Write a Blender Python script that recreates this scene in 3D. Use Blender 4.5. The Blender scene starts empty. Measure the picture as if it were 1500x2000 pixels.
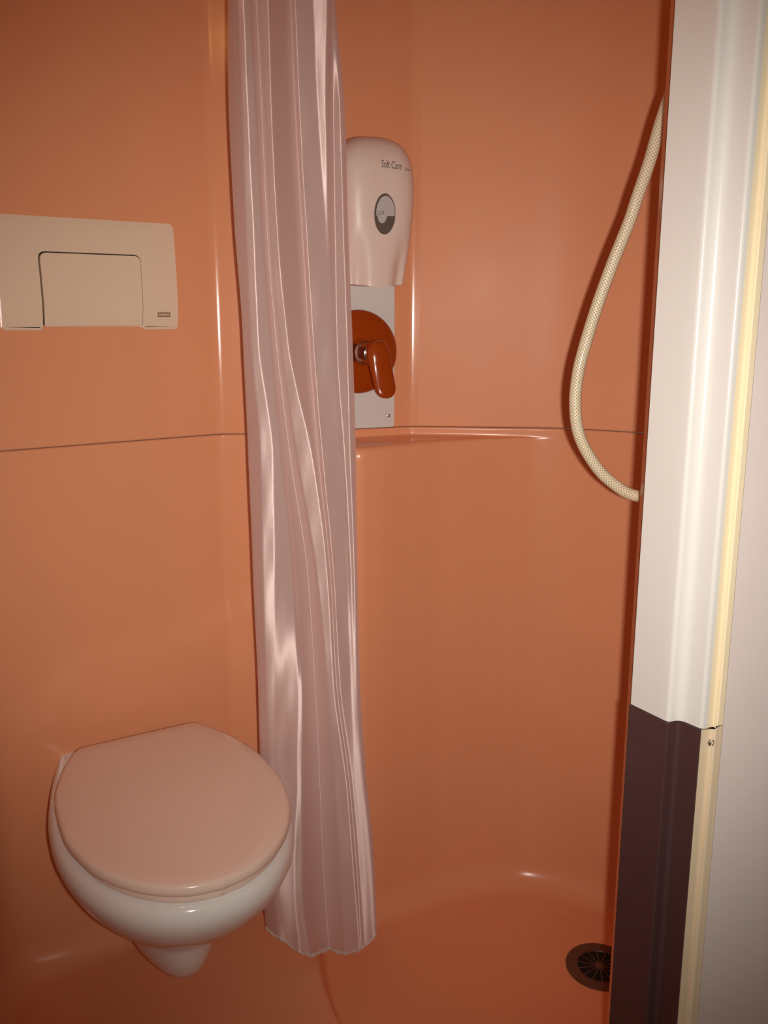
import bpy, bmesh, math, random
import numpy as np
from mathutils import Vector, Matrix

# ------------------------------------------------------------------ camera, world, lights
SC = bpy.context.scene
COL = SC.collection
CAM_H = 1.2
F_PX = 1740.0
PITCH = math.atan(380 / F_PX)

cam_d = bpy.data.cameras.new('camera')
cam = bpy.data.objects.new('camera', cam_d)
COL.objects.link(cam)
cam.location = (0, 0, CAM_H)
cam.rotation_euler = (math.pi / 2 - PITCH, 0, 0)
cam_d.sensor_fit = 'VERTICAL'
cam_d.sensor_height = 36
cam_d.lens = F_PX / 2000 * 36
cam_d.clip_start = 0.01
SC.camera = cam

world = bpy.data.worlds.new('world')
SC.world = world
world.use_nodes = True
wb = world.node_tree.nodes['Background']
wb.inputs['Color'].default_value = (1.0, 0.72, 0.5, 1)
wb.inputs['Strength'].default_value = 0.10

# the camera's own flash, to the right of and a little below the lens
fl_d = bpy.data.lights.new('camera_flash', 'SPOT')
fl = bpy.data.objects.new('camera_flash', fl_d)
COL.objects.link(fl)
fl.location = (0.036, 0.0, CAM_H - 0.012)
fl.rotation_euler = (math.pi / 2 - PITCH * 0.80, 0, 0)
fl_d.energy = 50
fl_d.color = (1.0, 0.94, 0.87)
fl_d.spot_size = math.radians(83)
fl_d.spot_blend = 1.0
fl_d.shadow_soft_size = 0.008

SC.view_settings.view_transform = 'Standard'
SC.view_settings.look = 'None'
SC.view_settings.exposure = 0.0
SC.view_settings.gamma = 1.0
SC.view_settings.use_curve_mapping = False

# ------------------------------------------------------------------ materials
def mat(name, color, rough=0.4, metal=0.0, spec=0.5, coat=0.0, noise=0.0, nscale=30, bump=0.0, bscale=200, rvar=0.0, **kw):
    m = bpy.data.materials.new(name)
    m.use_nodes = True
    nt = m.node_tree
    b = nt.nodes['Principled BSDF']
    b.inputs['Base Color'].default_value = (*color, 1)
    b.inputs['Roughness'].default_value = rough
    b.inputs['Metallic'].default_value = metal
    b.inputs['Specular IOR Level'].default_value = spec
    b.inputs['Coat Weight'].default_value = coat
    b.inputs['Coat Roughness'].default_value = 0.05
    for k, v in kw.items():
        b.inputs[k.replace('_', ' ')].default_value = v
    tc = nt.nodes.new('ShaderNodeTexCoord')
    if noise or rvar:
        n = nt.nodes.new('ShaderNodeTexNoise')
        n.inputs['Scale'].default_value = nscale
        n.inputs['Detail'].default_value = 6
        nt.links.new(tc.outputs['Object'], n.inputs['Vector'])
        if noise:
            mx = nt.nodes.new('ShaderNodeMix'); mx.data_type = 'RGBA'
            mx.inputs['A'].default_value = (*[c * (1 - noise) for c in color], 1)
            mx.inputs['B'].default_value = (*[min(1, c * (1 + noise)) for c in color], 1)
            nt.links.new(n.outputs['Fac'], mx.inputs['Factor'])
            nt.links.new(mx.outputs['Result'], b.inputs['Base Color'])
        if rvar:
            mr = nt.nodes.new('ShaderNodeMapRange')
            mr.inputs['To Min'].default_value = max(0, rough - rvar)
            mr.inputs['To Max'].default_value = rough + rvar
            nt.links.new(n.outputs['Fac'], mr.inputs['Value'])
            nt.links.new(mr.outputs['Result'], b.inputs['Roughness'])
    if bump:
        n2 = nt.nodes.new('ShaderNodeTexNoise')
        n2.inputs['Scale'].default_value = bscale
        n2.inputs['Detail'].default_value = 3
        nt.links.new(tc.outputs['Object'], n2.inputs['Vector'])
        bp = nt.nodes.new('ShaderNodeBump')
        bp.inputs['Strength'].default_value = bump
        bp.inputs['Distance'].default_value = 0.001
        nt.links.new(n2.outputs['Fac'], bp.inputs['Height'])
        nt.links.new(bp.outputs['Normal'], b.inputs['Normal'])
    return m

ORANGE = (0.84, 0.37, 0.19)
M = {}
M['shell'] = mat('orange_moulded_plastic', ORANGE, 0.16, spec=0.45, noise=0.03, nscale=6, bump=0.03, bscale=350)
M['shell2'] = mat('orange_plastic_dulled_by_water', ORANGE, 0.42, spec=0.22, noise=0.03, nscale=6, rvar=0.10, bump=0.03, bscale=350)
M['shell3'] = mat('orange_lower_plastic', ORANGE, 0.23, spec=0.4, noise=0.03, nscale=6, bump=0.03, bscale=350)
M['floor'] = mat('orange_shower_tray', ORANGE, 0.34, spec=0.35, noise=0.03, nscale=6, bump=0.03, bscale=350)
M['white'] = mat('white_plastic', (0.80, 0.76, 0.68), 0.22, noise=0.015, nscale=8)
M['plate'] = mat('cream_flush_plastic', (0.86, 0.69, 0.51), 0.15, noise=0.015, nscale=8)
M['ceramic'] = mat('white_ceramic', (0.82, 0.80, 0.76), 0.12, coat=0.4)
M['lid'] = mat('white_seat_plastic', (0.82, 0.63, 0.52), 0.2, spec=0.4)
M['disp'] = mat('dispenser_plastic', (0.82, 0.67, 0.59), 0.38, noise=0.01)
M['backplate'] = mat('grey_white_backplate', (0.74, 0.73, 0.70), 0.35, noise=0.02)
M['gap'] = mat('dark_gap', (0.02, 0.018, 0.015), 0.8)
M['chrome'] = mat('chrome', (0.75, 0.74, 0.72), 0.12, metal=1.0)
M['steel'] = mat('screw_steel', (0.55, 0.52, 0.48), 0.3, metal=1.0)
M['amber'] = mat('amber_plastic', (0.34, 0.050, 0.004), 0.2, spec=0.4, coat=0.1)
M['grey'] = mat('silver_grey', (0.60, 0.59, 0.57), 0.2, metal=0.1)
M['darkgrey'] = mat('dark_grey_window', (0.13, 0.11, 0.09), 0.25)
M['ink'] = mat('grey_ink', (0.12, 0.09, 0.09), 0.6)
M['badge'] = mat('brown_badge', (0.30, 0.19, 0.12), 0.5)
M['drain'] = mat('drain_steel', (0.14, 0.085, 0.06), 0.4, metal=0.6, noise=0.1)
M['black'] = mat('drain_hole', (0.004, 0.003, 0.003), 0.9)
M['jamb'] = mat('white_lacquer', (0.78, 0.76, 0.72), 0.25, noise=0.015, nscale=5)
M['cream'] = mat('cream_lacquer', (0.93, 0.80, 0.55), 0.3, noise=0.02, nscale=5)
M['kick'] = mat('dark_brown_kick_plate', (0.075, 0.036, 0.036), 0.33, noise=0.1, nscale=60, bump=0.1, bscale=600)
M['roomwall'] = mat('pale_room_wall', (0.66, 0.58, 0.55), 0.7, noise=0.03, nscale=15, bump=0.15, bscale=300)
M['rail'] = mat('white_rail', (0.8, 0.78, 0.74), 0.3)
M['lampshade'] = mat('lamp_housing', (0.8, 0.78, 0.74), 0.4)

# pale strip with lengthwise brushing
def strip_mat():
    m = mat('brushed_pale_strip', (0.74, 0.62, 0.42), 0.34, metal=0.0)
    nt = m.node_tree; b = nt.nodes['Principled BSDF']
    tc = nt.nodes.new('ShaderNodeTexCoord'); mp = nt.nodes.new('ShaderNodeMapping')
    mp.inputs['Scale'].default_value = (300, 300, 3)
    n = nt.nodes.new('ShaderNodeTexNoise'); n.inputs['Scale'].default_value = 1.0; n.inputs['Detail'].default_value = 4
    cr = nt.nodes.new('ShaderNodeValToRGB')
    cr.color_ramp.elements[0].color = (0.74, 0.58, 0.38, 1); cr.color_ramp.elements[0].position = 0.3
    cr.color_ramp.elements[1].color = (0.88, 0.75, 0.54, 1); cr.color_ramp.elements[1].position = 0.7
    nt.links.new(tc.outputs['Object'], mp.inputs['Vector']); nt.links.new(mp.outputs['Vector'], n.inputs['Vector'])
    nt.links.new(n.outputs['Fac'], cr.inputs['Fac']); nt.links.new(cr.outputs['Color'], b.inputs['Base Color'])
    return m
M['strip'] = strip_mat()

# satin: thin woven sheet, stretched sheen across the warp, a little light comes through
def satin():
    m = bpy.data.materials.new('pink_white_satin'); m.use_nodes = True
    nt = m.node_tree; b = nt.nodes['Principled BSDF']; out = nt.nodes['Material Output']
    tc = nt.nodes.new('ShaderNodeTexCoord'); mp = nt.nodes.new('ShaderNodeMapping')
    mp.inputs['Scale'].default_value = (900, 900, 90)
    n = nt.nodes.new('ShaderNodeTexNoise'); n.inputs['Scale'].default_value = 1.0; n.inputs['Detail'].default_value = 2
    nt.links.new(tc.outputs['Object'], mp.inputs['Vector']); nt.links.new(mp.outputs['Vector'], n.inputs['Vector'])
    bp = nt.nodes.new('ShaderNodeBump'); bp.inputs['Strength'].default_value = 0.12; bp.inputs['Distance'].default_value = 0.0005
    nt.links.new(n.outputs['Fac'], bp.inputs['Height'])
    b.inputs['Base Color'].default_value = (0.92, 0.73, 0.69, 1)
    b.inputs['Metallic'].default_value = 0.34
    b.inputs['Roughness'].default_value = 0.48
    b.inputs['Specular IOR Level'].default_value = 1.0
    b.inputs['Anisotropic'].default_value = 0.97
    b.inputs['Anisotropic Rotation'].default_value = 0.25
    b.inputs['Sheen Weight'].default_value = 0.15
    tg = nt.nodes.new('ShaderNodeTangent'); tg.direction_type = 'UV_MAP'; tg.uv_map = 'UVMap'
    nt.links.new(tg.outputs['Tangent'], b.inputs['Tangent'])
    nt.links.new(bp.outputs['Normal'], b.inputs['Normal'])
    tr = nt.nodes.new('ShaderNodeBsdfTranslucent'); tr.inputs['Color'].default_value = (0.75, 0.62, 0.60, 1)
    tp = nt.nodes.new('ShaderNodeBsdfTransparent'); tp.inputs['Color'].default_value = (0.95, 0.85, 0.82, 1)
    m1 = nt.nodes.new('ShaderNodeMixShader'); m1.inputs['Fac'].default_value = 0.22
    m2 = nt.nodes.new('ShaderNodeMixShader'); m2.inputs['Fac'].default_value = 0.08
    nt.links.new(b.outputs['BSDF'], m1.inputs[1]); nt.links.new(tr.outputs['BSDF'], m1.inputs[2])
    nt.links.new(m1.outputs['Shader'], m2.inputs[1]); nt.links.new(tp.outputs['BSDF'], m2.inputs[2])
    nt.links.new(m2.outputs['Shader'], out.inputs['Surface'])
    return m
M['satin'] = satin()
M['hem'] = mat('hem_thread', (0.74, 0.66, 0.62), 0.6)

# braided hose: diagonal weave under a clear yellowish skin
def hose_mat():
    m = mat('braided_hose', (0.74, 0.66, 0.46), 0.22, coat=0.5)
    nt = m.node_tree; b = nt.nodes['Principled BSDF']
    uv = nt.nodes.new('ShaderNodeUVMap'); uv.uv_map = 'UVMap'
    waves = []
    for sg in (1, -1):
        mp = nt.nodes.new('ShaderNodeMapping'); mp.inputs['Scale'].default_value = (230, 10.0 * sg, 1)
        nt.links.new(uv.outputs['UV'], mp.inputs['Vector'])
        sx = nt.nodes.new('ShaderNodeSeparateXYZ'); nt.links.new(mp.outputs['Vector'], sx.inputs['Vector'])
        ad = nt.nodes.new('ShaderNodeMath'); ad.operation = 'ADD'
        nt.links.new(sx.outputs['X'], ad.inputs[0]); nt.links.new(sx.outputs['Y'], ad.inputs[1])
        ml = nt.nodes.new('ShaderNodeMath'); ml.operation = 'MULTIPLY'; ml.inputs[1].default_value = 2 * math.pi
        nt.links.new(ad.outputs[0], ml.inputs[0])
        sn = nt.nodes.new('ShaderNodeMath'); sn.operation = 'SINE'; nt.links.new(ml.outputs[0], sn.inputs[0])
        waves.append(sn)
    mxx = nt.nodes.new('ShaderNodeMath'); mxx.operation = 'MAXIMUM'
    nt.links.new(waves[0].outputs[0], mxx.inputs[0]); nt.links.new(waves[1].outputs[0], mxx.inputs[1])
    cr = nt.nodes.new('ShaderNodeValToRGB')
    cr.color_ramp.elements[0].color = (0.50, 0.37, 0.19, 1); cr.color_ramp.elements[0].position = 0.0
    cr.color_ramp.elements[1].color = (0.86, 0.80, 0.62, 1); cr.color_ramp.elements[1].position = 0.85
    nt.links.new(mxx.outputs[0], cr.inputs['Fac']); nt.links.new(cr.outputs['Color'], b.inputs['Base Color'])
    bp = nt.nodes.new('ShaderNodeBump'); bp.inputs['Strength'].default_value = 0.25; bp.inputs['Distance'].default_value = 0.0006
    nt.links.new(mxx.outputs[0], bp.inputs['Height']); nt.links.new(bp.outputs['Normal'], b.inputs['Normal'])
    return m
M['hose'] = hose_mat()

# ------------------------------------------------------------------ helpers
def link(name, me, m=None, parent=None, smooth=True, kind=None):
    o = bpy.data.objects.new(name, me)
    COL.objects.link(o)
    if m is not None:
        me.materials.append(m)
    if smooth and len(me.polygons):
        me.polygons.foreach_set('use_smooth', [True] * len(me.polygons))
    if parent is not None:
        o.parent = parent
    if kind:
        o['kind'] = kind
    return o

def pydata(name, v, f, m=None, parent=None, smooth=True, kind=None):
    me = bpy.data.meshes.new(name)
    me.from_pydata([tuple(map(float, p)) for p in v], [], f)
    me.update()
    return link(name, me, m, parent, smooth, kind)

def from_bm(name, bm, m=None, parent=None, smooth=False, kind=None, angle=None):
    me = bpy.data.meshes.new(name)
    bmesh.ops.recalc_face_normals(bm, faces=bm.faces)
    if angle is not None:
        for e in bm.edges:
            if len(e.link_faces) == 2 and e.calc_face_angle(0) > math.radians(angle):
                e.smooth = False
    bm.to_mesh(me); bm.free()
    return link(name, me, m, parent, smooth or angle is not None, kind)

def tag(o, label, cat, group=None):
    o['label'] = label; o['category'] = cat
    if group: o['group'] = group
    return o

def empty(name, loc=(0, 0, 0)):
    o = bpy.data.objects.new(name, None)
    COL.objects.link(o); o.location = loc
    o.empty_display_size = 0.05
    return o

def grid_faces(nr, nc, flip=False, wrap=False):
    F = []
    for r in range(nr - 1):
        for c in range(nc if wrap else nc - 1):
            c2 = (c + 1) % nc
            q = (r * nc + c, r * nc + c2, (r + 1) * nc + c2, (r + 1) * nc + c)
            F.append(q[::-1] if flip else q)
    return F

def loft(name, rings, m, parent=None, cap=True, smooth=True):
    nr = len(rings); nc = len(rings[0])
    v = [p for r in rings for p in r]
    F = grid_faces(nr, nc, wrap=True)
    if cap:
        F.append(tuple(range(nc))[::-1]); F.append(tuple(range((nr - 1) * nc, nr * nc)))
    bm = bmesh.new()
    vs = [bm.verts.new(tuple(map(float, p))) for p in v]
    for f in F: bm.faces.new([vs[i] for i in f])
    return from_bm(name, bm, m, parent, angle=38)

def lathe(name, prof, m, parent=None, seg=40, mtx=None, angle=35):
    """prof: (r, h) list; axis +Z, then mtx"""
    bm = bmesh.new(); rings = []
    for r, h in prof:
        if r < 1e-6:
            rings.append([bm.verts.new((0, 0, h))])
        else:
            rings.append([bm.verts.new((r * math.cos(2 * math.pi * k / seg), r * math.sin(2 * math.pi * k / seg), h)) for k in range(seg)])
    for a, b in zip(rings, rings[1:]):
        for k in range(seg):
            k2 = (k + 1) % seg
            if len(a) == 1 and len(b) == 1: continue
            if len(a) == 1: bm.faces.new((a[0], b[k2], b[k]))
            elif len(b) == 1: bm.faces.new((a[k], a[k2], b[0]))
            else: bm.faces.new((a[k], a[k2], b[k2], b[k]))
    if mtx is not None: bmesh.ops.transform(bm, matrix=mtx, verts=bm.verts)
    return from_bm(name, bm, m, parent, angle=angle)

def box_bm(bm, lo, hi):
    r = bmesh.ops.create_cube(bm, size=1)
    for v in r['verts']:
        v.co = Vector([(lo[i] + hi[i]) / 2 + v.co[i] * (hi[i] - lo[i]) for i in range(3)])

def tube(name, pts, rad, m, parent=None, seg=20, uvlen=True):
    P = np.array(pts, float)
    T = np.gradient(P, axis=0); T /= np.linalg.norm(T, axis=1)[:, None]
    up = np.array([0.0, 1.0, 0.0]); rings = []
    n0 = np.cross(T[0], up); n0 /= np.linalg.norm(n0)
    L = np.r_[0, np.cumsum(np.linalg.norm(np.diff(P, axis=0), axis=1))]
    for i in range(len(P)):
        n0 = n0 - T[i] * np.dot(n0, T[i]); n0 /= np.linalg.norm(n0)
        b = np.cross(T[i], n0)
        rings.append([P[i] + rad * (math.cos(a) * n0 + math.sin(a) * b) for a in np.linspace(0, 2 * math.pi, seg + 1)[:-1]])
    bm = bmesh.new(); uvl = bm.loops.layers.uv.new('UVMap')
    V = [[bm.verts.new(tuple(p)) for p in r] for r in rings]
    for i in range(len(P) - 1):
        for k in range(seg):
            k2 = (k + 1) % seg
            f = bm.faces.new((V[i][k], V[i + 1][k], V[i + 1][k2], V[i][k2]))
            for lp, (ii, kk) in zip(f.loops, ((i, k), (i + 1, k), (i + 1, k + 1), (i, k + 1))):
                lp[uvl].uv = (L[ii], kk / seg)
    bm.faces.new(V[0]); bm.faces.new(V[-1][::-1])
    return from_bm(name, bm, m, parent, angle=50)

def catmull(pts, n):
    P = np.array(pts, float); P = np.vstack([2 * P[0] - P[1], P, 2 * P[-1] - P[-2]])
    out = []
    for i in range(1, len(P) - 2):
        for t in np.linspace(0, 1, n, endpoint=False):
            a, b, c, d = P[i - 1], P[i], P[i + 1], P[i + 2]
            out.append(0.5 * (2 * b + (c - a) * t + (2 * a - 5 * b + 4 * c - d) * t * t + (3 * b - a - 3 * c + d) * t ** 3))
    out.append(P[-2]); return np.array(out)

def pchip(x, xs, ys):
    """smooth monotone-ish interpolation"""
    xs = np.array(xs, float); ys = np.array(ys, float)
    h = np.diff(xs); d = np.diff(ys) / h
    m = np.zeros(len(xs)); m[0] = d[0]; m[-1] = d[-1]
    for i in range(1, len(xs) - 1):
        if d[i - 1] * d[i] > 0:
            w1 = 2 * h[i] + h[i - 1]; w2 = h[i] + 2 * h[i - 1]
            m[i] = (w1 + w2) / (w1 / d[i - 1] + w2 / d[i])
    x = np.clip(np.asarray(x, float), xs[0], xs[-1])
    k = np.clip(np.searchsorted(xs, x) - 1, 0, len(xs) - 2)
    t = (x - xs[k]) / h[k]
    return (2 * t**3 - 3 * t**2 + 1) * ys[k] + (t**3 - 2 * t**2 + t) * h[k] * m[k] + (-2 * t**3 + 3 * t**2) * ys[k + 1] + (t**3 - t**2) * h[k] * m[k + 1]

def sstep(a, b, x):
    t = np.clip((np.asarray(x, float) - a) / (b - a), 0, 1); return t * t * (3 - 2 * t)

# ------------------------------------------------------------------ moulded shower cabin
def rounded_path(pts, radii, step=0.005):
    P = [np.array(p, float) for p in pts]; out = [P[0]]
    def seg(a, b):
        n = max(1, int(np.linalg.norm(b - a) / step))
        return [a + (b - a) * k / n for k in range(1, n + 1)]
    for i in range(1, len(P) - 1):
        d1 = P[i] - P[i - 1]; d1 /= np.linalg.norm(d1)
        d2 = P[i + 1] - P[i]; d2 /= np.linalg.norm(d2)
        ang = math.acos(np.clip(d1 @ d2, -1, 1)); t = radii[i - 1] * math.tan(ang / 2)
        a = P[i] - d1 * t; b = P[i] + d2 * t
        out += seg(out[-1], a)
        n = max(6, int(radii[i - 1] * ang / 0.003))
        for k in range(1, n + 1):       # quadratic blend, tangent at both ends
            s = k / n; out.append((1 - s) ** 2 * a + 2 * s * (1 - s) * P[i] + s * s * b)
    out += seg(out[-1], P[-1]); return np.array(out)

CORNER_L = (-0.301, 1.630)
CORNER_B = (0.050, 1.750)
U = rounded_path([(-0.735, 0.44), (-0.662, 1.384), CORNER_L, (-0.245, 1.634), CORNER_B, (0.340, 1.722), (0.500, 1.640), (0.585, 1.52), (0.585, 0.99)],
                 [0.07, 0.035, 0.02, 0.035, 0.35, 0.12, 0.25])
NC = len(U)
def yl(x):
    return pchip(x, [-0.26, -0.18, -0.07, -0.045, -0.02, 0.05, 0.13, 0.20, 0.26, 0.30], [1.634, 1.626, 1.6085, 1.607, 1.617, 1.658, 1.697, 1.717, 1.7255, 1.728])
LO = U.copy()
for i in range(NC):
    if -0.245 < U[i, 0] < 0.30 and U[i, 1] > 1.5:
        LO[i, 1] = min(U[i, 1], yl(U[i, 0]))
OFF = U[:, 1] - LO[:, 1]
_w = sstep(0.08, 0.16, U[:, 0]) * (U[:, 1] > 1.5)
_o = OFF.copy()
for _ in range(160):
    _o[1:-1] = 0.25 * _o[:-2] + 0.5 * _o[1:-1] + 0.25 * _o[2:]
OFF = OFF * (1 - _w) + _o * _w
LO[:, 1] = U[:, 1] - OFF

def smooth_pts(P, k):
    Q = P.copy()
    for _ in range(k):
        Q[1:-1] = 0.25 * Q[:-2] + 0.5 * Q[1:-1] + 0.25 * Q[2:]
    return Q
def normals(P):
    T = np.gradient(P, axis=0); T /= np.linalg.norm(T, axis=1)[:, None]
    return np.c_[T[:, 1], -T[:, 0]]          # towards the room

STEP_Y = [0.3, 1.10, 1.301, 1.348, 1.410, 1.463, 1.491, 1.56, 1.62, 1.8]
STEP_X = [0.25, 0.04, -0.077, -0.0946, -0.1105, -0.1188, -0.121, -0.105, -0.07, -0.02]
PLAT = 0.045
def fz(x, y):
    xb = pchip(y, STEP_Y, STEP_X)
    return PLAT * (1 - sstep(-0.010, 0.012, np.asarray(x) - xb))

SEAM = 0.990
CEIL = 2.0
NU = normals(smooth_pts(U, 3))
NS = normals(smooth_pts(LO, 250)); LS = smooth_pts(LO, 120)
RC = np.where(LO[:, 0] < -0.15, 0.055, 0.0) + np.where(LO[:, 0] >= -0.15, 0.052, 0.0)
RC = smooth_pts(np.c_[RC, RC], 200)[:, 0]
BOT = LS + NS * RC[:, None]
BZ = fz(BOT[:, 0], BOT[:, 1]) + 0.0012

# upper half rows: (extra outward shift, z)
up_rows = [(-0.010, SEAM + 0.0012), (0.0, SEAM + 0.0012), (0.0, SEAM + 0.004)] + [(0.0, z) for z in np.linspace(SEAM + 0.03, CEIL, 12)]
upper = np.array([[(*(U[i] + NU[i] * o), z) for i in range(NC)] for o, z in up_rows])

def bulge(x, y, z):
    """shallow raised field of the lower left wall around the toilet"""
    top = pchip(x, [-0.70, -0.66, -0.60, -0.517, -0.42, -0.34, -0.285, -0.22], [0.40, 0.46, 0.545, 0.615, 0.622, 0.640, 0.665, 0.70])
    side = sstep(-0.655, -0.56, x) * (1 - sstep(-0.27, -0.22, x)) * (y > 1.3)
    return 0.010 * (1 - sstep(top - 0.035, top + 0.03, z)) * side

rows = [[np.r_[U[i] - NU[i] * 0.010, SEAM - 0.0012] for i in range(NC)]]
for t, z in [(0, SEAM - 0.0012), (0, 0.986), (0, 0.978), (0.0, 0.9755), (0.04, 0.9735), (0.15, 0.9722), (0.35, 0.9714), (0.6, 0.9708), (0.80, 0.9700), (0.90, 0.9680), (0.96, 0.9640), (0.99, 0.9580), (1, 0.950), (1, 0.94)]:
    rows.append([np.r_[U[i, 0], U[i, 1] - OFF[i] * t, z] for i in range(NC)])
NLO = normals(smooth_pts(LO, 6))
for z in np.linspace(0.93, 0.16, 44):
    rr = []
    for i in range(NC):
        b = bulge(LO[i, 0], LO[i, 1], z)
        rr.append(np.r_[LO[i] + NLO[i] * b, z])
    rows.append(rr)
low = np.array(rows)
cov = []
for ph in np.linspace(0, math.pi / 2, 11)[0:]:
    rr = []
    for i in range(NC):
        k = 1 - math.cos(ph)
        base = low[-1][i][:2]
        xy = base + (BOT[i] - base) * k
        rr.append(np.r_[xy, BZ[i] + RC[i] * (1 - math.sin(ph))])
    cov.append(rr)
for ext, dz in ((0.006, 0.0), (0.02, -0.0003), (0.04, -0.0010)):      # run out flat into the floor
    E2 = BOT + NS * ext
    cov.append([np.r_[E2[i], fz(E2[i, 0], E2[i, 1]) + 0.0012 + dz] for i in range(NC)])
low = np.concatenate([low, np.array(cov)], 0)

i1 = int(np.argmin(np.abs(U[:, 0] + 0.16) + (U[:, 1] < 1.5) * 9))
i2 = int(np.argmin(np.abs(U[:, 0] - 0.066) + (U[:, 1] < 1.5) * 9))
for nm, a, b in (('wall_left', 0, i1), ('wall_back', i1, i2), ('wall_right', i2, NC - 1)):
    up = upper[:, a:b + 1]; lo = low[:, a:b + 1]
    nr, nc = up.shape[:2]
    wm = M['shell'] if nm != 'wall_right' else M['shell2']
    w = pydata(nm, up.reshape(-1, 3), grid_faces(nr, nc), wm, kind='structure')
    nr, nc = lo.shape[:2]
    pydata('lower_panel', lo.reshape(-1, 3), grid_faces(nr, nc, flip=True), M['shell3'], parent=w)

# floor tray with the raised toilet side
gx = np.linspace(-0.72, 0.62, 225); gy = np.linspace(0.44, 1.76, 180)
V = [(x, y, float(fz(x, y))) for y in gy for x in gx]
fl_o = pydata('floor', V, grid_faces(len(gy), len(gx)), M['floor'], kind='structure')

def slab(name, lo, hi, m, parent=None, kind=None, bev=0.0):
    bm = bmesh.new(); box_bm(bm, lo, hi)
    if bev: bmesh.ops.bevel(bm, geom=bm.edges[:], offset=bev, segments=2, affect='EDGES')
    return from_bm(name, bm, m, parent, kind=kind)
slab('ceiling', (-0.80, 0.42, CEIL), (0.66, 1.80, CEIL + 0.02), M['shell'], kind='structure')
# cabin front: to the right of the doorway (its edge shows beside the door post), to the left and above
slab('wall_front', (0.332, 1.117, 0.0), (0.60, 1.135, CEIL), M['shell'], kind='structure', bev=0.002)
slab('wall_entrance', (-0.76, 0.42, 0.0), (-0.50, 0.44, CEIL), M['shell'], kind='structure')

# ------------------------------------------------------------------ door post
ZK = 0.7608
J = [(0.287, 0.9646), (0.316, 0.9164), (0.3299, 0.9241), (0.3467, 0.900), (0.3740, 0.9105)]
def profile_bm(path, z0, z1, thick, r=0.003, rnd=None):
    """bent sheet standing upright: path in plan, thickness away from the viewer"""
    p = rounded_path(path, rnd or [r] * (len(path) - 2), step=0.01)
    T = np.gradient(p, axis=0); T /= np.linalg.norm(T, axis=1)[:, None]
    N = np.c_[-T[:, 1], T[:, 0]]
    q = p + N * thick
    ring = list(p) + list(q[::-1]); n = len(ring)
    bm = bmesh.new()
    a = [bm.verts.new((x, y, z0)) for x, y in ring]; b = [bm.verts.new((x, y, z1)) for x, y in ring]
    for k in range(n):
        k2 = (k + 1) % n; bm.faces.new((a[k], a[k2], b[k2], b[k]))
    bm.faces.new(a[::-1]); bm.faces.new(b)
    return bm
post = empty('door_1', (0.33, 0.93, 0.0)); post['kind'] = 'structure'
def under(o, p):
    o.parent = p; o.matrix_parent_inverse = Matrix.Translation(p.location).inverted(); return o
o = from_bm('casing', profile_bm(J[:4] + [((J[3][0] * 0.75 + J[4][0] * 0.25), (J[3][1] * 0.75 + J[4][1] * 0.25))], ZK, 2.3, 0.004, rnd=[0.006, 0.012, 0.005]), M['jamb'], angle=60); under(o, post); o['label'] = 'white folded door casing above the dark kick plate'
c = 0.0012
def shift(path, d):
    P = np.array(path); T = np.gradient(P, axis=0); T /= np.linalg.norm(T, axis=1)[:, None]
    return P - np.c_[-T[:, 1], T[:, 0]] * d
KP = shift(J[:4], 0.0022); KP[0] = np.array(J[0]) + np.array([-0.0016, 0.0006])
o = from_bm('kick_plate', profile_bm([tuple(x) for x in KP], 0.0, ZK - 0.0006, 0.005, rnd=[0.002, 0.006]), M['kick'], angle=50); under(o, post); o['label'] = 'dark brown kick plate folded round the door casing'
o = from_bm('edge_strip', profile_bm([J[3], ((J[3][0] + J[4][0]) / 2, (J[3][1] + J[4][1]) / 2), J[4]], 0.0, ZK - 0.0010, 0.004), M['strip'], angle=50); under(o, post); o['label'] = 'pale brushed edge strip with a screw'
q0 = (J[3][0] * 0.75 + J[4][0] * 0.25, J[3][1] * 0.75 + J[4][1] * 0.25); q1 = (J[3][0] * 0.4 + J[4][0] * 0.6, J[3][1] * 0.4 + J[4][1] * 0.6)
o = from_bm('cream_edge', profile_bm([q0, q1, J[4]], ZK, 2.3, 0.004), M['cream'], angle=50); under(o, post); o['label'] = 'cream outer edge of the door casing'
# screw on the strip
sn = Vector((J[4][1] - J[3][1], -(J[4][0] - J[3][0]), 0)).normalized()
sp = Vector((J[3][0] * 0.5 + J[4][0] * 0.5, J[3][1] * 0.5 + J[4][1] * 0.5, 0.7425))
mt = Matrix.Translation(sp) @ sn.to_track_quat('Z', 'Y').to_matrix().to_4x4()
o = lathe('screw', [(0.0046, -0.0005), (0.0045, 0.0010), (0.0034, 0.0024), (0.0018, 0.0028), (0.0016, 0.0014), (0, 0.0014)], M['steel'], seg=24, mtx=mt); under(o, post)
# room wall beside the post
slab('wall_corridor', (0.3755, 0.913, 0.0), (1.30, 0.965, 2.3), M['roomwall'], kind='structure')

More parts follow.
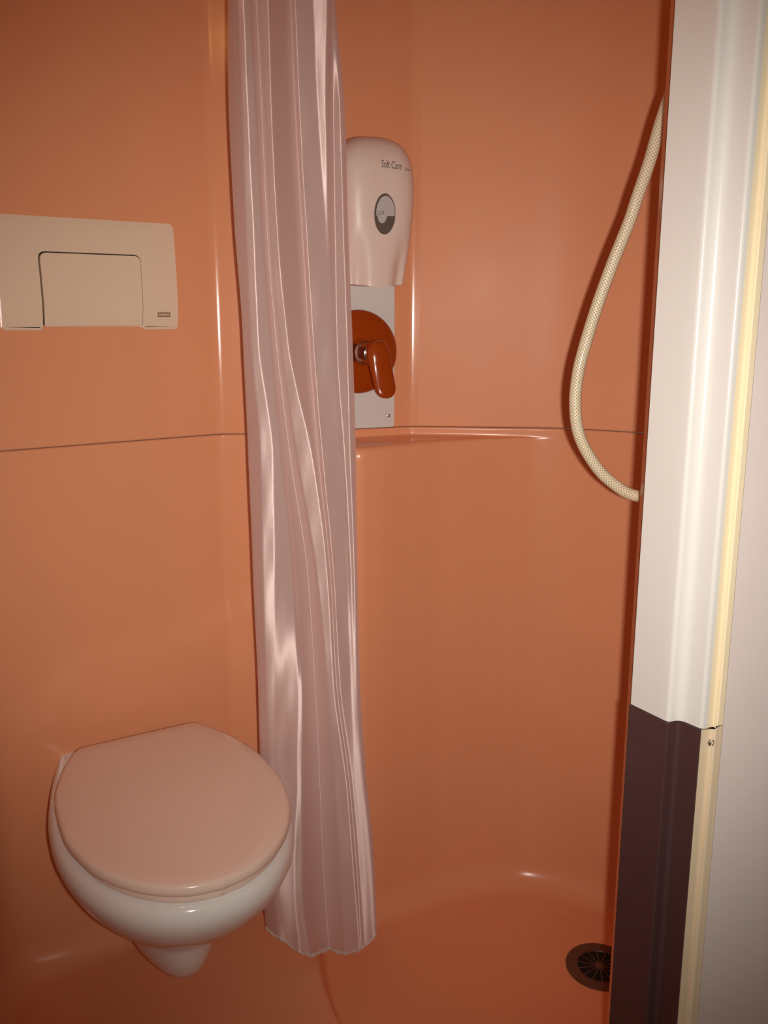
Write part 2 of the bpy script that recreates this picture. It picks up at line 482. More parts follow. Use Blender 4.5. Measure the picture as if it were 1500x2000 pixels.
# ------------------------------------------------------------------ shower curtain
def build_curtain():
    keys = [0, 220, 440, 660, 880, 1100, 1320, 1500, 1700, 1835]
    # creases left to right: image columns read at those rows, turned into places on the sheet at 1.43 m
    cre = [
        [447, 448, 460, 477, 484, 494, 502, 507, 510, 517], [456, 463, 469, 480, 488, 498, 507, 512, 517, 524],
        [468, 478, 485, 494, 510, 515, 520, 527, 534, 543], [480, 489, 500, 509, 535, 539, 537, 537, 546, 558],
        [493, 505, 516, 532, 552, 574, 583, 582, 578, 588], [497, 509, 520, 536, 556, 578, 592, 592, 594, 610],
        [502, 514, 524, 541, 567, 600, 614, 622, 630, 642], [508, 520, 529, 548, 581, 618, 640, 653, 664, 673],
        [527, 534, 545, 566, 613, 640, 653, 676, 692, 702], [567, 576, 589, 603, 623, 645, 658, 681, 698, 707],
        [573, 582, 595, 609, 629, 650, 664, 686, 702, 711], [609, 620, 634, 648, 664, 676, 684, 693, 709, 717],
        [638, 636, 641, 652, 668, 680, 688, 697, 714, 721], [645, 648, 651, 656, 672, 684, 692, 702, 719, 726],
        [650, 664, 670, 678, 684, 692, 697, 708, 726, 732], [653, 672, 678, 687, 694, 697, 702, 713, 731, 736]]
    # slope of each panel between creases (+: its right side is nearer the doorway)
    slo = [
        [.8] * 10, [.5, .5, .5, .5, .5, .5, .4, .4, .4, .5], [0, 0, 0, 0, 0, 0, .05, .15, .2, .2], [-.3, -.3, -.3, -.3, -.2, -.2, .1, .2, .15, .3],
        [-1.6, -1.6, -1.6, -1.6, -1.6, -1.4, 0, 0, 0, 0], [-.5, -.5, -.5, -.5, -.5, -.4, -.7, -.8, -.9, -.6], [.6, .6, .6, .5, .5, .5, .4, .35, .35, .4],
        [.05, .05, .05, .05, 0, 0, 0, 0, 0, 0], [-.75, -.75, -.75, -.7, -.6, -.6, -.5, -.5, -.5, -.5], [1.3, 1.3, 1.3, 1.2, .9, .6, .3, .1, .1, .1],
        [-.2, -.2, -.2, -.2, -.25, -.3, -.35, -.3, -.3, -.3], [-.02, 0, -.1, -.3, -.3, -.2, -.2, -.25, -.3, -.3], [-.7, -.7, -.7, -.5, -.4, -.4, -.3, -.3, -.3, -.3],
        [-.3, .15, .15, .15, .1, .05, -.3, -.4, -.4, -.4], [-1, -.7, -.7, -.7, -.7, -.7, -.7, -.7, -.7, -.7]]
    Y0 = 1.43
    cs, sn_ = math.cos(PITCH), math.sin(PITCH)
    hem_px = ([517, 545, 580, 620, 655, 690, 715, 736], [1826, 1832, 1846, 1858, 1861, 1855, 1845, 1830])
    NR = 300; NCc = 320
    zt = 1.9295
    # height of an image row on the sheet plane
    def z_of(y):
        v = y - 1000; return CAM_H + Y0 * (-v * cs - F_PX * sn_) / (F_PX * cs - v * sn_)
    def x_of(x, y):
        v = y - 1000; return (x - 750) * Y0 / (F_PX * cs - v * sn_)
    zk = np.array([z_of(y) for y in keys]); order = np.argsort(zk)
    LX = np.array([[x_of(px, y) for px, y in zip(l, keys)] for l in cre])
    LS_ = np.array(slo) * 1.45
    nl = len(cre)
    rng = random.Random(4)
    s = np.linspace(0, 1, NCc)
    ker = np.exp(-np.linspace(-2, 2, 15) ** 2); ker /= ker.sum()
    def row(zc):
        xs = np.array([float(pchip(zc, zk[order], LX[k][order])) for k in range(nl)])
        sl = np.array([float(pchip(zc, zk[order], LS_[k][order])) for k in range(nl - 1)])
        xs = np.maximum.accumulate(xs + np.arange(nl) * 1e-5)
        ds = np.r_[0, np.cumsum(sl * np.diff(xs))]
        ds -= ds.mean()
        # even spread of columns along the folded sheet
        x = xs[0] + (xs[-1] - xs[0]) * s; d = np.interp(x, xs, ds)
        pad = 7
        def sm(a):
            e = np.r_[2 * a[0] - a[pad:0:-1], a, 2 * a[-1] - a[-2:-pad - 2:-1]]
            return np.convolve(e, ker, 'valid')
        return sm(x), sm(d)
    zhem0 = z_of(1830)
    # hem height per column
    xh, _ = row(zhem0)
    zh = np.array([z_of(float(pchip(750 + x / Y0 * (F_PX * cs - 830 * sn_), hem_px[0], hem_px[1]))) for x in xh])
    V = np.zeros((NR, NCc, 3))
    for r in range(NR):
        f = r / (NR - 1)
        zc = zt + (zhem0 - zt) * f
        xs, ds = row(zc)
        z = zt + (zh - zt) * f
        wob = 0.0004 * np.sin(z * 19 + s * 13) + 0.00018 * np.sin(z * 47 - s * 27 + 1.3)
        V[r, :, 0] = xs; V[r, :, 1] = Y0 - ds - wob * (0.3 + 0.7 * np.sin(s * 9 + z * 4) ** 2); V[r, :, 2] = z
    bm = bmesh.new(); uvl = bm.loops.layers.uv.new('UVMap')
    vs = [[bm.verts.new(V[r, k]) for k in range(NCc)] for r in range(NR)]
    for r in range(NR - 1):
        for k in range(NCc - 1):
            f = bm.faces.new((vs[r][k], vs[r + 1][k], vs[r + 1][k + 1], vs[r][k + 1]))
            for lp, (rr, kk) in zip(f.loops, ((r, k), (r + 1, k), (r + 1, k + 1), (r, k + 1))):
                lp[uvl].uv = (kk / NCc, rr / NR)
    root = empty('shower_curtain', (-0.06, Y0, 0.1))
    tag(root, 'pinkish white satin shower curtain gathered beside the toilet', 'curtain')
    me = bpy.data.meshes.new('fabric'); bm.to_mesh(me); bm.free()
    o = link('fabric', me, M['satin']); under(o, root)
    # hem: overlock threads along the lower edge
    hb = bmesh.new()
    hp = V[-1]
    d = np.r_[0, np.cumsum(np.linalg.norm(np.diff(hp, axis=0), axis=1))]
    n = int(d[-1] / 0.0042)
    for k in range(n):
        q = [np.interp(k * 0.0042 + rng.uniform(-.0006, .0006), d, hp[:, j]) for j in range(3)]
        w = rng.uniform(.0007, .0011); h = rng.uniform(.0025, .0055); dx = rng.uniform(-.0015, .0015)
        bmv = []
        for (ox, oy, oz) in ((-w, -.0012, h), (w, -.0012, h), (w + dx, -.0018, -.0015), (-w + dx, -.0018, -.0015), (-w, .001, h), (w, .001, h), (w + dx, .001, -.0015), (-w + dx, .001, -.0015)):
            bmv.append(hb.verts.new((q[0] + ox, q[1] + oy, q[2] + oz)))
        for f in ((0, 1, 2, 3), (5, 4, 7, 6), (4, 0, 3, 7), (1, 5, 6, 2), (4, 5, 1, 0), (3, 2, 6, 7)):
            hb.faces.new([bmv[j] for j in f])
    o = from_bm('hem_stitching', hb, M['hem']); under(o, root); o['kind'] = 'stuff'
    return V
CV = build_curtain()
# rail above the frame that the curtain hangs from
tb = tube('curtain_rail', [(-0.52, 1.47, 1.940), (-0.3, 1.435, 1.940), (-0.1, 1.43, 1.940), (0.2, 1.43, 1.940), (0.57, 1.43, 1.940)], 0.010, M['rail'])
tag(tb, 'white rail under the ceiling that the shower curtain hangs from', 'rail')
# ------------------------------------------------------------------ toilet
TA = math.radians(30)
TX = Vector((math.cos(TA), math.sin(TA), 0)); TN = Vector((math.sin(TA), -math.cos(TA), 0))
R0 = Vector((-0.4375, 1.460, 0.0))
def tl(a, n, z):
    p = R0 + TX * a + TN * n; return Vector((p.x, p.y, z))
TILT = math.tan(math.radians(4))
toilet = empty('toilet', tl(0, -0.06, PLAT))
tag(toilet, 'white wall-hung toilet with its lid closed', 'toilet')

def lid_half(n, L=0.455):
    return pchip(n, [0, 0.004, 0.03, 0.075, 0.16, 0.24, 0.32, 0.37, 0.41, 0.438, 0.450, 0.455], [0.094, 0.104, 0.122, 0.145, 0.168, 0.1715, 0.157, 0.134, 0.102, 0.064, 0.034, 0.0])
def lid_outline(scale=1.0, grow=0.0):
    nn = np.r_[np.linspace(0, 0.03, 6), np.linspace(0.05, 0.40, 26), 0.455 - 0.055 * np.linspace(1, 0, 18)[1:] ** 2]
    right = [(float(lid_half(n)), n * 0.955) for n in nn]
    left = [(-a, n) for a, n in right[::-1][1:]]
    pts = np.array(right + left)
    c0 = np.array([0, 0.22])
    d = pts - c0
    if grow:
        T = np.gradient(np.vstack([pts[-2:], pts, pts[:2]]), axis=0)[2:-2]
        N = np.c_[T[:, 1], -T[:, 0]]; N /= np.linalg.norm(N, axis=1)[:, None] + 1e-9
        N *= np.sign(np.sum(N * d, axis=1))[:, None]
        return pts + N * grow
    return c0 + d * scale
def rings_from(spec, zbase, rear=None):
    out = []
    for g, dz in spec:
        P = lid_outline(grow=g) if g > -0.02 else lid_outline(scale=1 + g / 0.17)
        if rear is not None: P = P.copy(); P[:, 1] = np.maximum(P[:, 1], rear)
        out.append([tl(a, n, zbase + dz - TILT * n) for a, n in P])
    return out
def loft_dome(name, rings, m, top_pt=None):
    o = loft(name, rings, m, None); return o
ZL = 0.480
lid = loft('lid', rings_from([(-0.012, -0.019), (-0.002, -0.0185), (0.0, -0.0165), (0.0008, -0.012), (0.0, -0.005), (-0.0025, -0.0018), (-0.007, -0.0004), (-0.022, 0.0003), (-0.06, 0.0012), (-0.12, 0.0018)], ZL), M['lid'])
under(lid, toilet); lid['label'] = 'smooth white closed lid'
seat = loft('seat', rings_from([(-0.018, -0.034), (-0.010, -0.0335), (-0.008, -0.031), (-0.008, -0.024), (-0.010, -0.0210), (-0.02, -0.020)], ZL), M['lid'])
under(seat, toilet)

def bowl_ring(z, w, nf, wr, nr, tilt):
    nn_front = []
    nc = nr + (nf - nr) * 0.50
    pts = []
    for k in range(15):                       # straight-ish flank from the wall
        t = k / 14; n = nr + (nc - nr) * t
        a = wr + (w - wr) * math.sin(t * math.pi / 2)
        pts.append((a, n))
    for k in range(1, 25):
        th = math.pi / 2 * k / 24
        pts.append((w * math.cos(th) ** 0.92 if k < 24 else 0.0, nc + (nf - nc) * math.sin(th)))
    full = pts + [(-a, n) for a, n in pts[::-1][1:]]
    return [tl(a, n, z - TILT * n * tilt) for a, n in full]
WR = -0.046
B = [  # z, half width, front reach, half width at the wall, rear, rim tilt
    (0.4460, 0.1460, 0.4000, 0.104, WR, 1.0),
    (0.4460, 0.1670, 0.4200, 0.120, WR, 1.0),
    (0.4430, 0.1750, 0.4280, 0.125, WR, 1.0),
    (0.4360, 0.1800, 0.4330, 0.128, WR, 1.0),
    (0.4240, 0.1825, 0.4350, 0.128, WR, 1.0),
    (0.4080, 0.1810, 0.4330, 0.127, WR, 0.9),
    (0.3880, 0.1755, 0.4250, 0.126, WR, 0.8),
    (0.3620, 0.1660, 0.4110, 0.124, WR, 0.7),
    (0.3340, 0.1530, 0.3910, 0.120, WR, 0.5),
    (0.3060, 0.1380, 0.3660, 0.115, WR, 0.4),
    (0.2800, 0.1210, 0.3380, 0.108, WR, 0.2),
    (0.2580, 0.1050, 0.3130, 0.098, WR, 0.1),
    (0.2440, 0.0950, 0.2970, 0.090, WR, 0.0),
    (0.2350, 0.0870, 0.2870, 0.082, WR, 0.0),
    (0.2280, 0.0810, 0.2810, 0.075, WR, 0.0),
    (0.2170, 0.0770, 0.2770, 0.071, WR, 0.0),
    (0.1950, 0.0720, 0.2720, 0.066, WR, 0.0),
    (0.1700, 0.0640, 0.2620, 0.060, WR, 0.0),
    (0.1530, 0.0530, 0.2500, 0.052, WR, 0.0),
    (0.1410, 0.0390, 0.2340, 0.042, WR, 0.0),
    (0.1360, 0.0200, 0.2120, 0.026, WR, 0.0)]
B = [(b[0] + 0.008 * float(sstep(0.42, 0.28, b[0])),) + b[1:] for b in B]
bowl = loft('bowl', [bowl_ring(*b) for b in B], M['ceramic']); under(bowl, toilet); bowl['label'] = 'rounded white ceramic bowl with its trap underneath'
for sgn in (-1, 1):
    mt = Matrix.Translation(tl(0.075 * sgn, -0.010, ZL - 0.034))
    h = lathe('hinge', [(0.013, -0.004), (0.013, 0.012), (0.011, 0.016), (0.0, 0.017)], M['lid'], seg=24, mtx=mt); under(h, toilet)

# ------------------------------------------------------------------ flush plate on the left wall
WA = Vector((U[60][0], 0, 0))
pL = Vector((-0.662, 1.384, 0)); pR = Vector((CORNER_L[0], CORNER_L[1], 0))
WA = (pR - pL).normalized(); WN = Vector((WA.y, -WA.x, 0))
def wl(a, d, z):
    p = pR + WA * a + WN * d; return Vector((p.x, p.y, z))
FLUSH_A = -0.2185
flush = empty('flush_plate', wl(FLUSH_A, 0, 1.18))
tag(flush, 'cream plastic flush plate on the orange wall above the toilet', 'flush plate')
def face_depth(z, z0, z1):
    return pchip(z, [z0, z0 + 0.006, 1.229, 1.235, z1 - 0.02, z1], [0.0095, 0.0120, 0.0190, 0.0190, 0.0150, 0.0115])
def rounded_outline(pts, rad, n=7):
    P = [np.array(p, float) for p in pts]; out = []
    m = len(P)
    for i in range(m):
        a, b, c_ = P[i - 1], P[i], P[(i + 1) % m]
        r = rad[i]
        if r == 0: out.append(b); continue
        d1 = (b - a) / np.linalg.norm(b - a); d2 = (c_ - b) / np.linalg.norm(c_ - b)
        ang = math.acos(np.clip(d1 @ d2, -1, 1)); t = r * math.tan(ang / 2)
        p0 = b - d1 * t; p1 = b + d2 * t
        for k in range(n + 1):
            s = k / n; out.append((1 - s) ** 2 * p0 + 2 * s * (1 - s) * b + s * s * p1)
    return out
def moulded(name, outline, bev, z0, z1, m, lift=0.0, base=0.0):
    """solid with the given outline (a, z); its face follows the bowed profile of the plate"""
    bm = bmesh.new()
    fr = [bm.verts.new((p[0], 0, p[1])) for p in outline]
    f = bm.faces.new(fr)
    r = bmesh.ops.extrude_face_region(bm, geom=[f])
    top = [e for e in r['geom'] if isinstance(e, bmesh.types.BMVert)]
    for v in top: v.co.y = 1.0
    tf = [e for e in r['geom'] if isinstance(e, bmesh.types.BMFace)][0]
    bm.verts.ensure_lookup_table()
    # inset face twice for a rounded edge
    ins = bmesh.ops.inset_region(bm, faces=[tf], thickness=bev * 0.35, depth=0)
    inner1 = set(tf.verts)
    ins = bmesh.ops.inset_region(bm, faces=[tf], thickness=bev * 0.65, depth=0)
    inner2 = set(tf.verts)
    lay = bm.verts.layers.float.new('edge')
    for v in bm.verts:
        v[lay] = 1.0
        if v.co.y > 0.5: v[lay] = 0.0 if v in inner2 else (bev * 0.28 if v in inner1 else bev)
    for zc in [1.2285, 1.232, 1.2355] + list(np.linspace(z0 + 0.012, z1 - 0.008, 12)):
        bmesh.ops.bisect_plane(bm, geom=bm.verts[:] + bm.edges[:] + bm.faces[:], plane_co=(0, 0, zc), plane_no=(0, 0, 1))
    for v in bm.verts:
        a, z = v.co.x, v.co.z
        d = float(face_depth(z, z0, z1)) + lift - v[lay] if v.co.y > 0.5 else base
        v.co = wl(a, d, z)
    bmesh.ops.remove_doubles(bm, verts=bm.verts, dist=1e-6)
    return from_bm(name, bm, m, angle=40)
z0, z1 = 1.180, 1.355
aL, aR = FLUSH_A - 0.1435, FLUSH_A + 0.1435
bl, br = FLUSH_A - 0.0795, FLUSH_A + 0.0795
zb1 = 1.2995; g = 0.0022
outer = rounded_outline([(aL, z0), (bl - g, z0), (bl - g - 0.001, zb1 + g), (br + g + 0.001, zb1 + g), (br + g, z0), (aR, z0), (aR, z1), (aL, z1)],
                        [0.006, 0.004, 0.012, 0.012, 0.004, 0.006, 0.009, 0.009])
o = moulded('plate', outer, 0.005, z0, z1, M['plate'], base=0.0004); under(o, flush)
btn = rounded_outline([(bl, z0 + 0.0055), (br, z0 + 0.0055), (br + 0.001, zb1), (bl - 0.001, zb1)], [0.002, 0.002, 0.011, 0.011])
o = moulded('button', btn, 0.0018, z0, z1, M['plate'], lift=0.0006, base=0.002); under(o, flush); o['label'] = 'large cream flush button with a dark gap round it'
bm = bmesh.new()
vs = [bm.verts.new(wl(a, d, z)) for d in (0.001, 0.0055) for a, z in ((bl - 0.006, z0 + 0.008), (br + 0.006, z0 + 0.008), (br + 0.006, zb1 + 0.006), (bl - 0.006, zb1 + 0.006))]
for f in ((0, 1, 2, 3), (7, 6, 5, 4), (0, 4, 5, 1), (1, 5, 6, 2), (2, 6, 7, 3), (3, 7, 4, 0)): bm.faces.new([vs[i] for i in f])
o = from_bm('recess', bm, M['gap']); under(o, flush)
# small badge at the lower right
def plate_box(bm, a0, a1, za, zb, lift, th):
    vs = []
    for d in (0, 1):
        for a, z in ((a0, za), (a1, za), (a1, zb), (a0, zb)):
            vs.append(bm.verts.new(wl(a, float(face_depth(z, z0, z1)) + lift + d * th - (0.0006 if d == 0 else 0), z)))
    for f in ((3, 2, 1, 0), (4, 5, 6, 7), (0, 1, 5, 4), (1, 2, 6, 5), (2, 3, 7, 6), (3, 0, 4, 7)): bm.faces.new([vs[i] for i in f])
bm = bmesh.new(); plate_box(bm, -0.1125, -0.0905, 1.2005, 1.2085, 0.0, 0.0004)
badge = from_bm('badge', bm, M['badge']); under(badge, flush); badge['label'] = 'small brown maker badge'
bm = bmesh.new()
for k in range(6):
    a0 = -0.1105 + k * 0.0031
    plate_box(bm, a0, a0 + 0.0020, 1.2030, 1.2062, 0.0004, 0.00025)
o = from_bm('badge_relief', bm, M['plate'])
o.parent = badge; o.matrix_parent_inverse = badge.matrix_world.inverted()

# ------------------------------------------------------------------ valve and dispenser on the back wall
qL = Vector((-0.245, 1.634, 0)); qR = Vector((CORNER_B[0], CORNER_B[1], 0))
BA = (qR - qL).normalized(); BN = Vector((BA.y, -BA.x, 0))
def bw(a, d, z):
    p = qR + BA * a + BN * d; return Vector((p.x, p.y, z))
def bw_mtx(a, d, z):
    m = Matrix((BA, Vector((0, 0, 1)), BN)).transposed().to_4x4()     # local x along wall, y up, z out of the wall
    m.translation = bw(a, d, z); return m
AC = -0.108
def panel(name, outline, d0, d1, bev, m):
    bm = bmesh.new()
    f = bm.faces.new([bm.verts.new((p[0], d0, p[1])) for p in outline])
    r = bmesh.ops.extrude_face_region(bm, geom=[f])
    for e in r['geom']:
        if isinstance(e, bmesh.types.BMVert): e.co.y = d1
    tf = [e for e in r['geom'] if isinstance(e, bmesh.types.BMFace)][0]
    if bev:
        bmesh.ops.inset_region(bm, faces=[tf], thickness=bev, depth=0)
        for v in tf.verts: v.co.y = d1 + bev
    for v in bm.verts: v.co = bw(v.co.x, v.co.y, v.co.z)
    return from_bm(name, bm, m, angle=40)
valve = empty('shower_mixer', bw(AC, 0, 1.0))
tag(valve, 'shower mixer with amber round cover and lever on a white back plate', 'shower mixer')
o = panel('back_plate', rounded_outline([(AC - 0.075, SEAM + 0.0015), (AC + 0.075, SEAM + 0.0015), (AC + 0.075, 1.268), (AC - 0.075, 1.268)], [0.006] * 4), 0.0003, 0.0022, 0.0006, M['backplate'])
under(o, valve); o['label'] = 'white back plate with a small screw at its lower corner'
mt = bw_mtx(AC + 0.063, 0.0026, 1.0135)
o2 = lathe('screw', [(0.0034, 0.0), (0.0032, 0.0010), (0.0022, 0.0016), (0.0012, 0.0016), (0.0011, 0.0006), (0, 0.0006)], M['steel'], seg=20, mtx=mt)
o2.parent = o; o2.matrix_parent_inverse = o.matrix_world.inverted() if False else Matrix.Translation(valve.location).inverted() @ Matrix.Translation(valve.location)
ZV = 1.1365
mt = bw_mtx(AC, 0.0028, ZV)
o = lathe('cover_disc', [(0.0775, 0.0), (0.0778, 0.003), (0.0765, 0.006), (0.072, 0.009), (0.055, 0.0125), (0.032, 0.0145), (0.0, 0.0146)], M['amber'], seg=72, mtx=mt); under(o, valve); o['label'] = 'round glossy amber cover disc'
o = lathe('collar', [(0.0255, 0.013), (0.0250, 0.022), (0.022, 0.030), (0.0205, 0.040), (0.0195, 0.041)], M['chrome'], seg=48, mtx=mt); under(o, valve)
o = lathe('stem', [(0.0195, 0.030), (0.0205, 0.041), (0.0215, 0.0425), (0.0215, 0.0445), (0.0185, 0.0460), (0.0185, 0.086), (0.017, 0.0865), (0, 0.0865)], M['chrome'], seg=48, mtx=mt); under(o, valve); o['label'] = 'chrome stem carrying the lever'
# lever: rounded paddle in front of the stem, hanging down and a little to the side
def lever():
    bm = bmesh.new()
    prof = [(0.022, 0.0), (0.0215, 0.010), (0.018, 0.016), (0.0165, -0.006)]
    L = 0.092
    rows = []
    # along the lever: t, half width, centre depth, half thickness
    st = [(-0.0235, 0.005, 0.095, 0.004), (-0.0215, 0.0120, 0.095, 0.0085), (-0.017, 0.0175, 0.095, 0.0120), (-0.008, 0.0215, 0.096, 0.0145), (0.004, 0.0228, 0.098, 0.0150), (0.016, 0.0220, 0.100, 0.0125),
          (0.030, 0.0210, 0.104, 0.0100), (0.045, 0.0205, 0.108, 0.0085), (0.058, 0.0200, 0.112, 0.0075), (0.067, 0.0182, 0.115, 0.0068), (0.074, 0.0138, 0.117, 0.0058), (0.0775, 0.0085, 0.118, 0.0045), (0.079, 0.002, 0.1185, 0.0025)]
    ang = math.radians(7)
    rings = []
    for t, w, d, h in st:
        ring = []
        for k in range(28):
            th = 2 * math.pi * k / 28
            cx = w * math.copysign(abs(math.cos(th)) ** 0.75, math.cos(th)); cd = h * math.copysign(abs(math.sin(th)) ** 0.85, math.sin(th))
            x = cx; y = -t
            xr = x * math.cos(ang) - y * math.sin(ang); yr = x * math.sin(ang) + y * math.cos(ang)
            ring.append(bw(AC + 0.005 + xr, d + cd, ZV + yr))
        rings.append(ring)
    return loft('lever', rings, M['amber'])
o = lever(); under(o, valve); o['label'] = 'amber lever handle pointing down'

# soap dispenser
ADC = -0.100
disp = empty('soap_dispenser', bw(ADC, 0, 1.262))
tag(disp, 'white soap dispenser with an oval window above the shower mixer', 'soap dispenser')
DZ = [1.262, 1.275, 1.30, 1.34, 1.39, 1.42, 1.45, 1.470, 1.485, 1.497, 1.505, 1.510]
DW = [0.0600, 0.0615, 0.0645, 0.0690, 0.0730, 0.0738, 0.0722, 0.0685, 0.0620, 0.0520, 0.0385, 0.0180]
DD = [0.0960, 0.0985, 0.1030, 0.1090, 0.1130, 0.1140, 0.1120, 0.1070, 0.0990, 0.0870, 0.0700, 0.0400]
DP = [0.46, 0.46, 0.46, 0.46, 0.46, 0.46, 0.48, 0.50, 0.52, 0.56, 0.6, 0.7]
def disp_pt(th, z):
    w = float(pchip(z, DZ, DW)); d = float(pchip(z, DZ, DD)); p = float(np.interp(z, DZ, DP))
    c_, s_ = math.cos(th), math.sin(th)
    a = w * math.copysign(abs(c_) ** p, c_); dd = d * abs(s_) ** p
    # push bar: a tongue in the middle of the lower front, with a scoop on either side
    k = 1 - float(sstep(1.27, 1.36, z))
    t = a / w
    sc = math.exp(-((abs(t) - 0.62) / 0.20) ** 2)
    dd -= 0.012 * k * sc * min(1, abs(s_) * 1.5)
    return a, dd
rings = []
zz = np.r_[np.linspace(1.2575, 1.36, 16), np.linspace(1.368, 1.485, 18), np.linspace(1.489, 1.510, 9)]
NT = 72
for z in zz:
    ring = []
    for k in range(NT + 1):
        th = math.pi * k / NT
        a, dd = disp_pt(th, max(z, 1.262))
        zo = z
        if z < 1.30:      # lower edge dips in the middle
            zo = z - 0.006 * (1 - (z - 1.2575) / 0.0425) * math.exp(-(a / 0.028) ** 2) * min(1, dd / 0.08)
        ring.append(bw(ADC + a, dd + 0.0024, zo))
    rings.append(ring)
o = loft('housing', rings, M['disp']); under(o, disp); o['label'] = 'rounded white housing with printed lettering'
housing = o
def on_face(a, z, lift):
    """point on the front of the housing at the given offset across and height"""
    w = float(pchip(z, DZ, DW)); p = float(np.interp(z, DZ, DP))
    c_ = math.copysign(min(1, abs(a) / w) ** (1 / p), a); th = math.acos(max(-1, min(1, c_)))
    _, dd = disp_pt(th, z); return bw(ADC + a, dd + 0.0024 + lift, z)
# oval window
AW, ZW = 0.003, 1.374
RW, RH = 0.0200, 0.0340
def oval(name, r0, r1, lift0, lift1, m, a_off=0, fill=True, keep=None, z_off=0, sx=1, sz=1):
    bm = bmesh.new(); n = 48
    c0 = bm.verts.new(on_face(AW + a_off, ZW + z_off, lift1)); prev = None
    rr = [bm.verts.new(on_face(AW + a_off + RW * r1 * sx * math.cos(2 * math.pi * k / n), ZW + z_off + RH * r1 * sz * math.sin(2 * math.pi * k / n), lift1)) for k in range(n)]
    ro = [bm.verts.new(on_face(AW + a_off + RW * r0 * sx * math.cos(2 * math.pi * k / n), ZW + z_off + RH * r0 * sz * math.sin(2 * math.pi * k / n), lift0)) for k in range(n)]
    for k in range(n):
        k2 = (k + 1) % n
        bm.faces.new((ro[k], ro[k2], rr[k2], rr[k])); bm.faces.new((rr[k], rr[k2], c0))
    return from_bm(name, bm, m, angle=40)
win = oval('window', 1.0, 0.93, -0.0005, 0.0022, M['darkgrey']); under(win, disp); win['label'] = 'oval dark grey window with a pale badge'
# pale upper field of the window with a step cut out of its lower right
bm = bmesh.new(); n = 60
pts = []
for k in range(n):
    th = 2 * math.pi * k / n
    x, y = 0.86 * math.cos(th), 0.86 * math.sin(th)
    lim = -0.10 if x > 0.12 else (-0.50 + 0.0 * x)
    if x <= 0.12: lim = -0.10 - 0.36 * math.sqrt(max(0, 1 - ((x + 0.30) / 0.42) ** 2)) if abs(x + 0.30) < 0.42 else -0.10
    y = max(y, lim)
    pts.append((x, y))
c0 = bm.verts.new(on_face(AW, ZW + 0.2 * RH, 0.0030))
vs = [bm.verts.new(on_face(AW + RW * x, ZW + RH * y, 0.0028)) for x, y in pts]
for k in range(n): bm.faces.new((vs[k], vs[(k + 1) % n], c0))
fld = from_bm('window_badge', bm, M['grey'], angle=40)
fld.parent = win; fld.matrix_parent_inverse = Matrix.Translation(disp.location).inverted() @ Matrix.Translation(disp.location)
def lettering(name, text, size, a0, z0_, slope, lift, m, parent, parent_root, shear=0.15, width=0.8, spacing=1.0):
    cu = bpy.data.curves.new(name, 'FONT'); cu.body = text; cu.size = size; cu.shear = shear; cu.space_character = spacing; cu.resolution_u = 3
    tmp = bpy.data.objects.new(name, cu); COL.objects.link(tmp)
    bpy.context.view_layer.update()
    dg = bpy.context.evaluated_depsgraph_get()
    me0 = bpy.data.meshes.new_from_object(tmp.evaluated_get(dg))
    bpy.data.objects.remove(tmp)
    bm = bmesh.new(); bm.from_mesh(me0)
    for v in bm.verts:
        x, y = v.co.x * width, v.co.y
        v.co = on_face(a0 + x, z0_ + y + slope * x, lift)
    o = from_bm(name, bm, m)
    o.parent = parent; o.matrix_parent_inverse = Matrix.Translation(-Vector(parent_root))
    return o
lettering('lettering', 'Soft Care', 0.0178, -0.0040, 1.4500, -0.06, 0.0005, M['ink'], disp, disp.location, shear=0.2, width=0.60, spacing=0.92)
lettering('lettering', 'Line', 0.0085, 0.0400, 1.4475, -0.06, 0.0005, M['ink'], disp, disp.location, shear=0.1, width=0.9)
t = lettering('window_lettering', 'LUX', 0.0100, AW - 0.0165, ZW - 0.002, 0.0, 0.0034, M['ink'], win, disp.location * 0, shear=0.1, width=0.7)
t.matrix_parent_inverse = Matrix.Identity(4)

# ------------------------------------------------------------------ shower hose
HOSE = [(0.3413, 1.175, 1.4349), (0.3298, 1.175, 1.3879), (0.3176, 1.175, 1.3473), (0.3094, 1.175, 1.3185), (0.2906, 1.175, 1.2662), (0.2735, 1.175, 1.2129), (0.2598, 1.175, 1.161), (0.2529, 1.175, 1.1248), (0.2515, 1.175, 1.0881), (0.2576, 1.175, 1.051), (0.2749, 1.175, 1.0174), (0.3018, 1.175, 0.9869), (0.3422, 1.175, 0.9652)]
h0, h1 = np.array(HOSE[0]), np.array(HOSE[2])
HP = [(0.545, 1.20, 1.68), (0.50, 1.19, 1.63), tuple(h0 + (h0 - h1) * 1.0 + np.array([0.012, 0, 0])), tuple(h0 + (h0 - h1) * 0.45 + np.array([0.002, 0, 0]))] + HOSE + [(0.40, 1.175, 0.975), (0.48, 1.17, 1.01), (0.568, 1.17, 1.058)]
hose = empty('shower_hose', (0.30, 1.08, 0.98))
tag(hose, 'pale braided shower hose looping out beside the door post', 'hose')
o = tube('tubing', catmull(HP, 14), 0.0079, M['hose'], seg=24); under(o, hose)
mt = Matrix.Translation((0.583, 1.17, 1.066)) @ Vector((-1, 0, -0.3)).normalized().to_track_quat('Z', 'Y').to_matrix().to_4x4()
o = lathe('coupling', [(0.020, 0.001), (0.020, 0.005), (0.0125, 0.006), (0.0125, 0.028), (0.010, 0.030), (0, 0.030)], M['chrome'], seg=24, mtx=mt); under(o, hose)
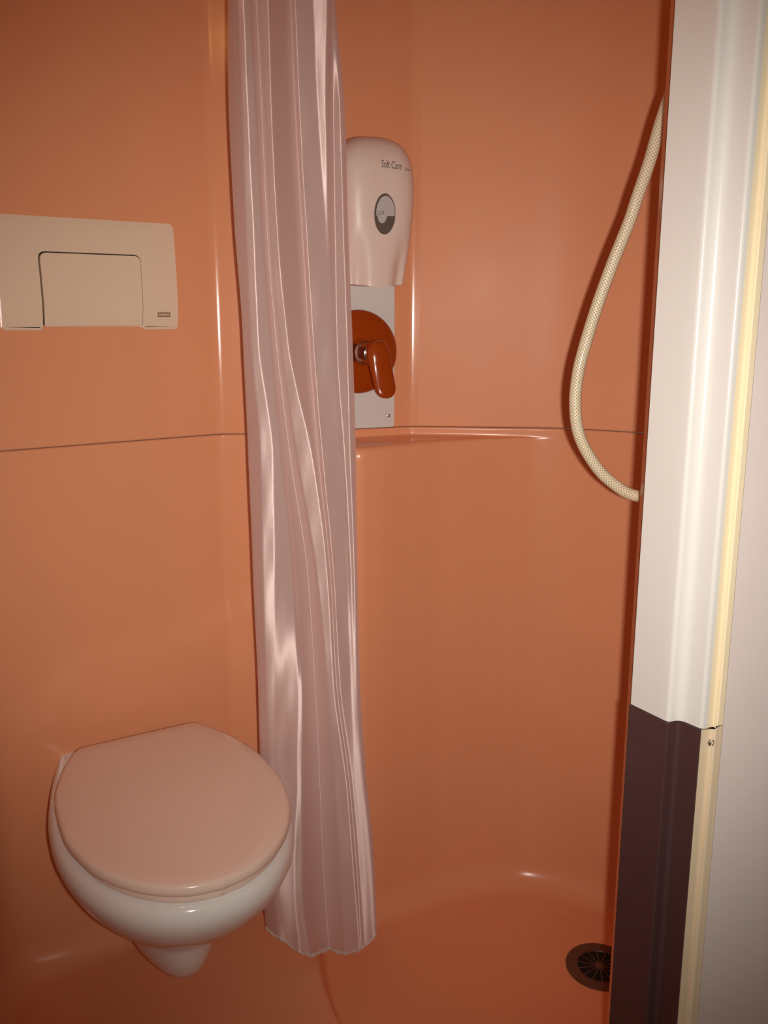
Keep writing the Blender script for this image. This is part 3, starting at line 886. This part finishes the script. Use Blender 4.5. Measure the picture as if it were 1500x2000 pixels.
# wall bracket and hand shower, round the corner behind the door post
hs = empty('hand_shower', (0.545, 1.20, 1.67)); tag(hs, 'white hand shower held on the side wall behind the door post', 'hand shower')
mt = Matrix.Translation((0.541, 1.199, 1.675)) @ Vector((0.02, 0.35, 1)).normalized().to_track_quat('Z', 'Y').to_matrix().to_4x4()
o = lathe('handle', [(0.0, 0.0), (0.011, 0.0), (0.012, 0.03), (0.012, 0.13), (0.010, 0.135), (0, 0.135)], M['white'], seg=20, mtx=mt); under(o, hs)
o = slab('bracket', (0.545, 1.215, 1.73), (0.584, 1.255, 1.755), M['white'], bev=0.004); under(o, hs)

# ------------------------------------------------------------------ floor drain
DC = Vector((0.408, 1.463, 0.0))
dr = empty('floor_drain', DC); tag(dr, 'round dark metal floor drain with radial slots in the shower tray', 'drain')
mt = Matrix.Translation((DC.x, DC.y, 0.0))
o = lathe('rim', [(0.0635, 0.0003), (0.0630, 0.0022), (0.0605, 0.0030), (0.0450, 0.0018), (0.0432, 0.0024), (0.0415, 0.0024), (0.0405, 0.0006)], M['drain'], seg=64, mtx=mt); under(o, dr)
o = lathe('sump', [(0.0430, 0.0005), (0.0, 0.0005)], M['black'], seg=48, mtx=mt); under(o, dr)
o = lathe('hub', [(0.0085, 0.0006), (0.0085, 0.0022), (0.006, 0.0030), (0.0, 0.0032)], M['drain'], seg=24, mtx=mt); under(o, dr)
base = None
for k in range(14):
    if base is None:
        bm = bmesh.new(); box_bm(bm, (0.007, -0.0011, 0.0006), (0.0418, 0.0011, 0.0022))
        base = from_bm('bar', bm, M['drain']); b = base
    else:
        b = base.copy(); COL.objects.link(b)
    b.parent = dr; b.rotation_euler = (0, 0, 2 * math.pi * (k + 0.3) / 14)

# ------------------------------------------------------------------ warm ceiling lamp just inside the door, above the frame
LP = Vector((-0.25, 0.56, CEIL))
lamp = empty('ceiling_lamp', LP); tag(lamp, 'round warm ceiling lamp just inside the doorway', 'lamp')
mt = Matrix.Translation(LP)
o = lathe('housing', [(0.062, 0.0), (0.062, -0.030), (0.056, -0.034), (0.052, -0.024), (0.0, -0.024)], M['lampshade'], seg=40, mtx=mt); under(o, lamp)
gl = bpy.data.materials.new('warm_lamp_glass'); gl.use_nodes = True
gb = gl.node_tree.nodes['Principled BSDF']
gb.inputs['Base Color'].default_value = (0.9, 0.8, 0.6, 1)
gb.inputs['Emission Color'].default_value = (1.0, 0.43, 0.10, 1)
gb.inputs['Emission Strength'].default_value = 11.0
o = lathe('diffuser', [(0.052, -0.028), (0.055, -0.045), (0.050, -0.070), (0.034, -0.086), (0.0, -0.093)], gl, seg=40, mtx=mt); under(o, lamp)
